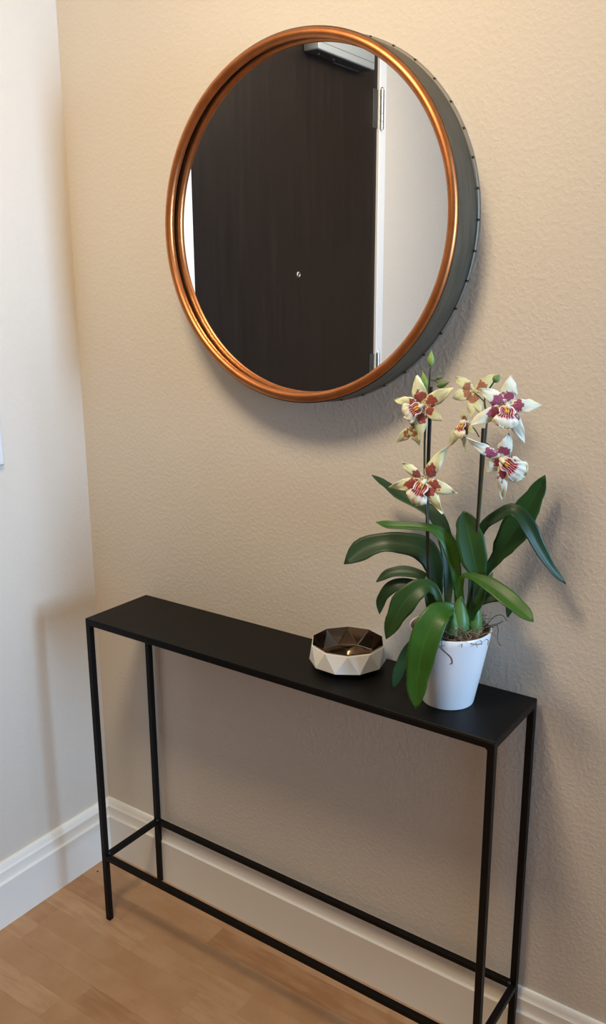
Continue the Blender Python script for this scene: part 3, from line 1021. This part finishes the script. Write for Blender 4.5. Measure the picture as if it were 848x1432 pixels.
def lip_sheet(c, tip, w, n, parent, seed):
    c, tip, n = Vector(c), Vector(tip), Vector(n)
    D = tip - c
    Ln = D.length
    T = D.normalized()
    s = T.cross(n).normalized()
    rows = []
    NI, NJ = 18, 15
    for i in range(NI + 1):
        v = i / NI
        hw = w / 2 * (0.40 + 0.30 * math.sin(math.pi * min(1, v / 0.5) / 1.0) * (1 if v < 0.25 else 0.9) if v < 0.42 else
                      0.62 + 0.46 * math.sin(math.pi * (v - 0.42) / 0.78) - (0.62 * max(0, (v - 0.86) / 0.14) ** 2))
        row = []
        for j in range(NJ):
            u = (j - 7) / 7
            ruf = 0.07 * Ln * math.sin(13 * u + 3 * v + seed) * max(0, v - 0.4) + 0.05 * Ln * math.sin(16 * v + seed) * abs(u) ** 2
            notch = -0.10 * (1 - abs(u)) ** 4 * v ** 6 + 0.05 * math.sin(11 * u + seed) * v ** 5
            vv = v + notch - 0.12 * u * u * v
            drop = 0.05 * Ln * math.sin(math.pi * v) - 0.30 * Ln * max(0, v - 0.45) ** 2 * 2
            row.append(c + D * vv + s * (u * hw) + n * (0.004 + drop + ruf + 0.15 * hw * u * u * (1 if v < 0.45 else -1.3)))
        rows.append(row)
    return sheet('lip', 'lip', rows, parent, 0.0007)


FM = {'F1': 'petal_cream', 'F2': 'petal_cream', 'F3': 'petal_white', 'F4': 'petal_white', 'F5': 'petal_green', 'F6': 'petal_green', 'F7': 'petal_green'}
for q, (k, (c, n, pets, lp)) in enumerate(FLOWERS.items()):
    c3, n3 = Vector(c) - PC, Vector(n)
    # the flower itself is the small fused core the petals grow from
    bm = bmesh.new()
    bmesh.ops.create_icosphere(bm, subdivisions=2, radius=0.0042)
    bmesh.ops.translate(bm, verts=bm.verts, vec=c3 - n3 * 0.002)
    fo = obj('flower', bm, 'bud' if lp is None else 'column', orch, smooth=True)
    for i, (x, y, z, w) in enumerate(pets):
        petal(c3, Vector((x, y, z)) - PC, w * 1.16, n3, FM[k], fo, recurve=0.10 if lp else 0.06, ruffle=0.085, seed=q * 7.3 + i * 2.1)
    if lp:
        tip = Vector(lp[:3]) - PC
        lip_sheet(c3 + n3 * 0.003, tip, lp[3] * 1.22, n3, fo, q * 1.7)
        d = (tip - c3).normalized()
        side = d.cross(n3).normalized()
        bm = bmesh.new()
        tube(bm, [c3 + n3 * 0.001, c3 + n3 * 0.007 - d * 0.001, c3 + n3 * 0.0125 + d * 0.001], [0.0026, 0.0034, 0.0032], 10, 8)
        bmesh.ops.create_icosphere(bm, subdivisions=2, radius=0.0033, matrix=Matrix.Translation(c3 + n3 * 0.0125 + d * 0.001))
        obj('column', bm, 'column', fo, smooth=True)
        bm = bmesh.new()
        for sg in (-1, 1):
            b0 = c3 + n3 * 0.008 + d * 0.004 + side * 0.0017 * sg
            tube(bm, [b0, b0 + d * 0.004 + n3 * 0.002, b0 + d * 0.009 + n3 * 0.001], [0.0012, 0.0017, 0.0008], 8, 6)
        obj('crest', bm, 'callus', fo, smooth=True)

# ------------------------------------------------------------------ a crumb on the floor
bm = bmesh.new()
bmesh.ops.create_icosphere(bm, subdivisions=2, radius=0.0022)
for v in bm.verts:
    v.co *= 1 + 0.4 * noise.noise(v.co * 700)
    v.co.z *= 0.6
me = mesh_of('floor_crumb', bm)
o = link('floor_crumb', me, 'speck')
o.location = (0.040, -0.087, -min(v.co.z for v in me.vertices))
tag(o, 'tiny dark crumb lying on the wood floor near the corner', 'crumb')
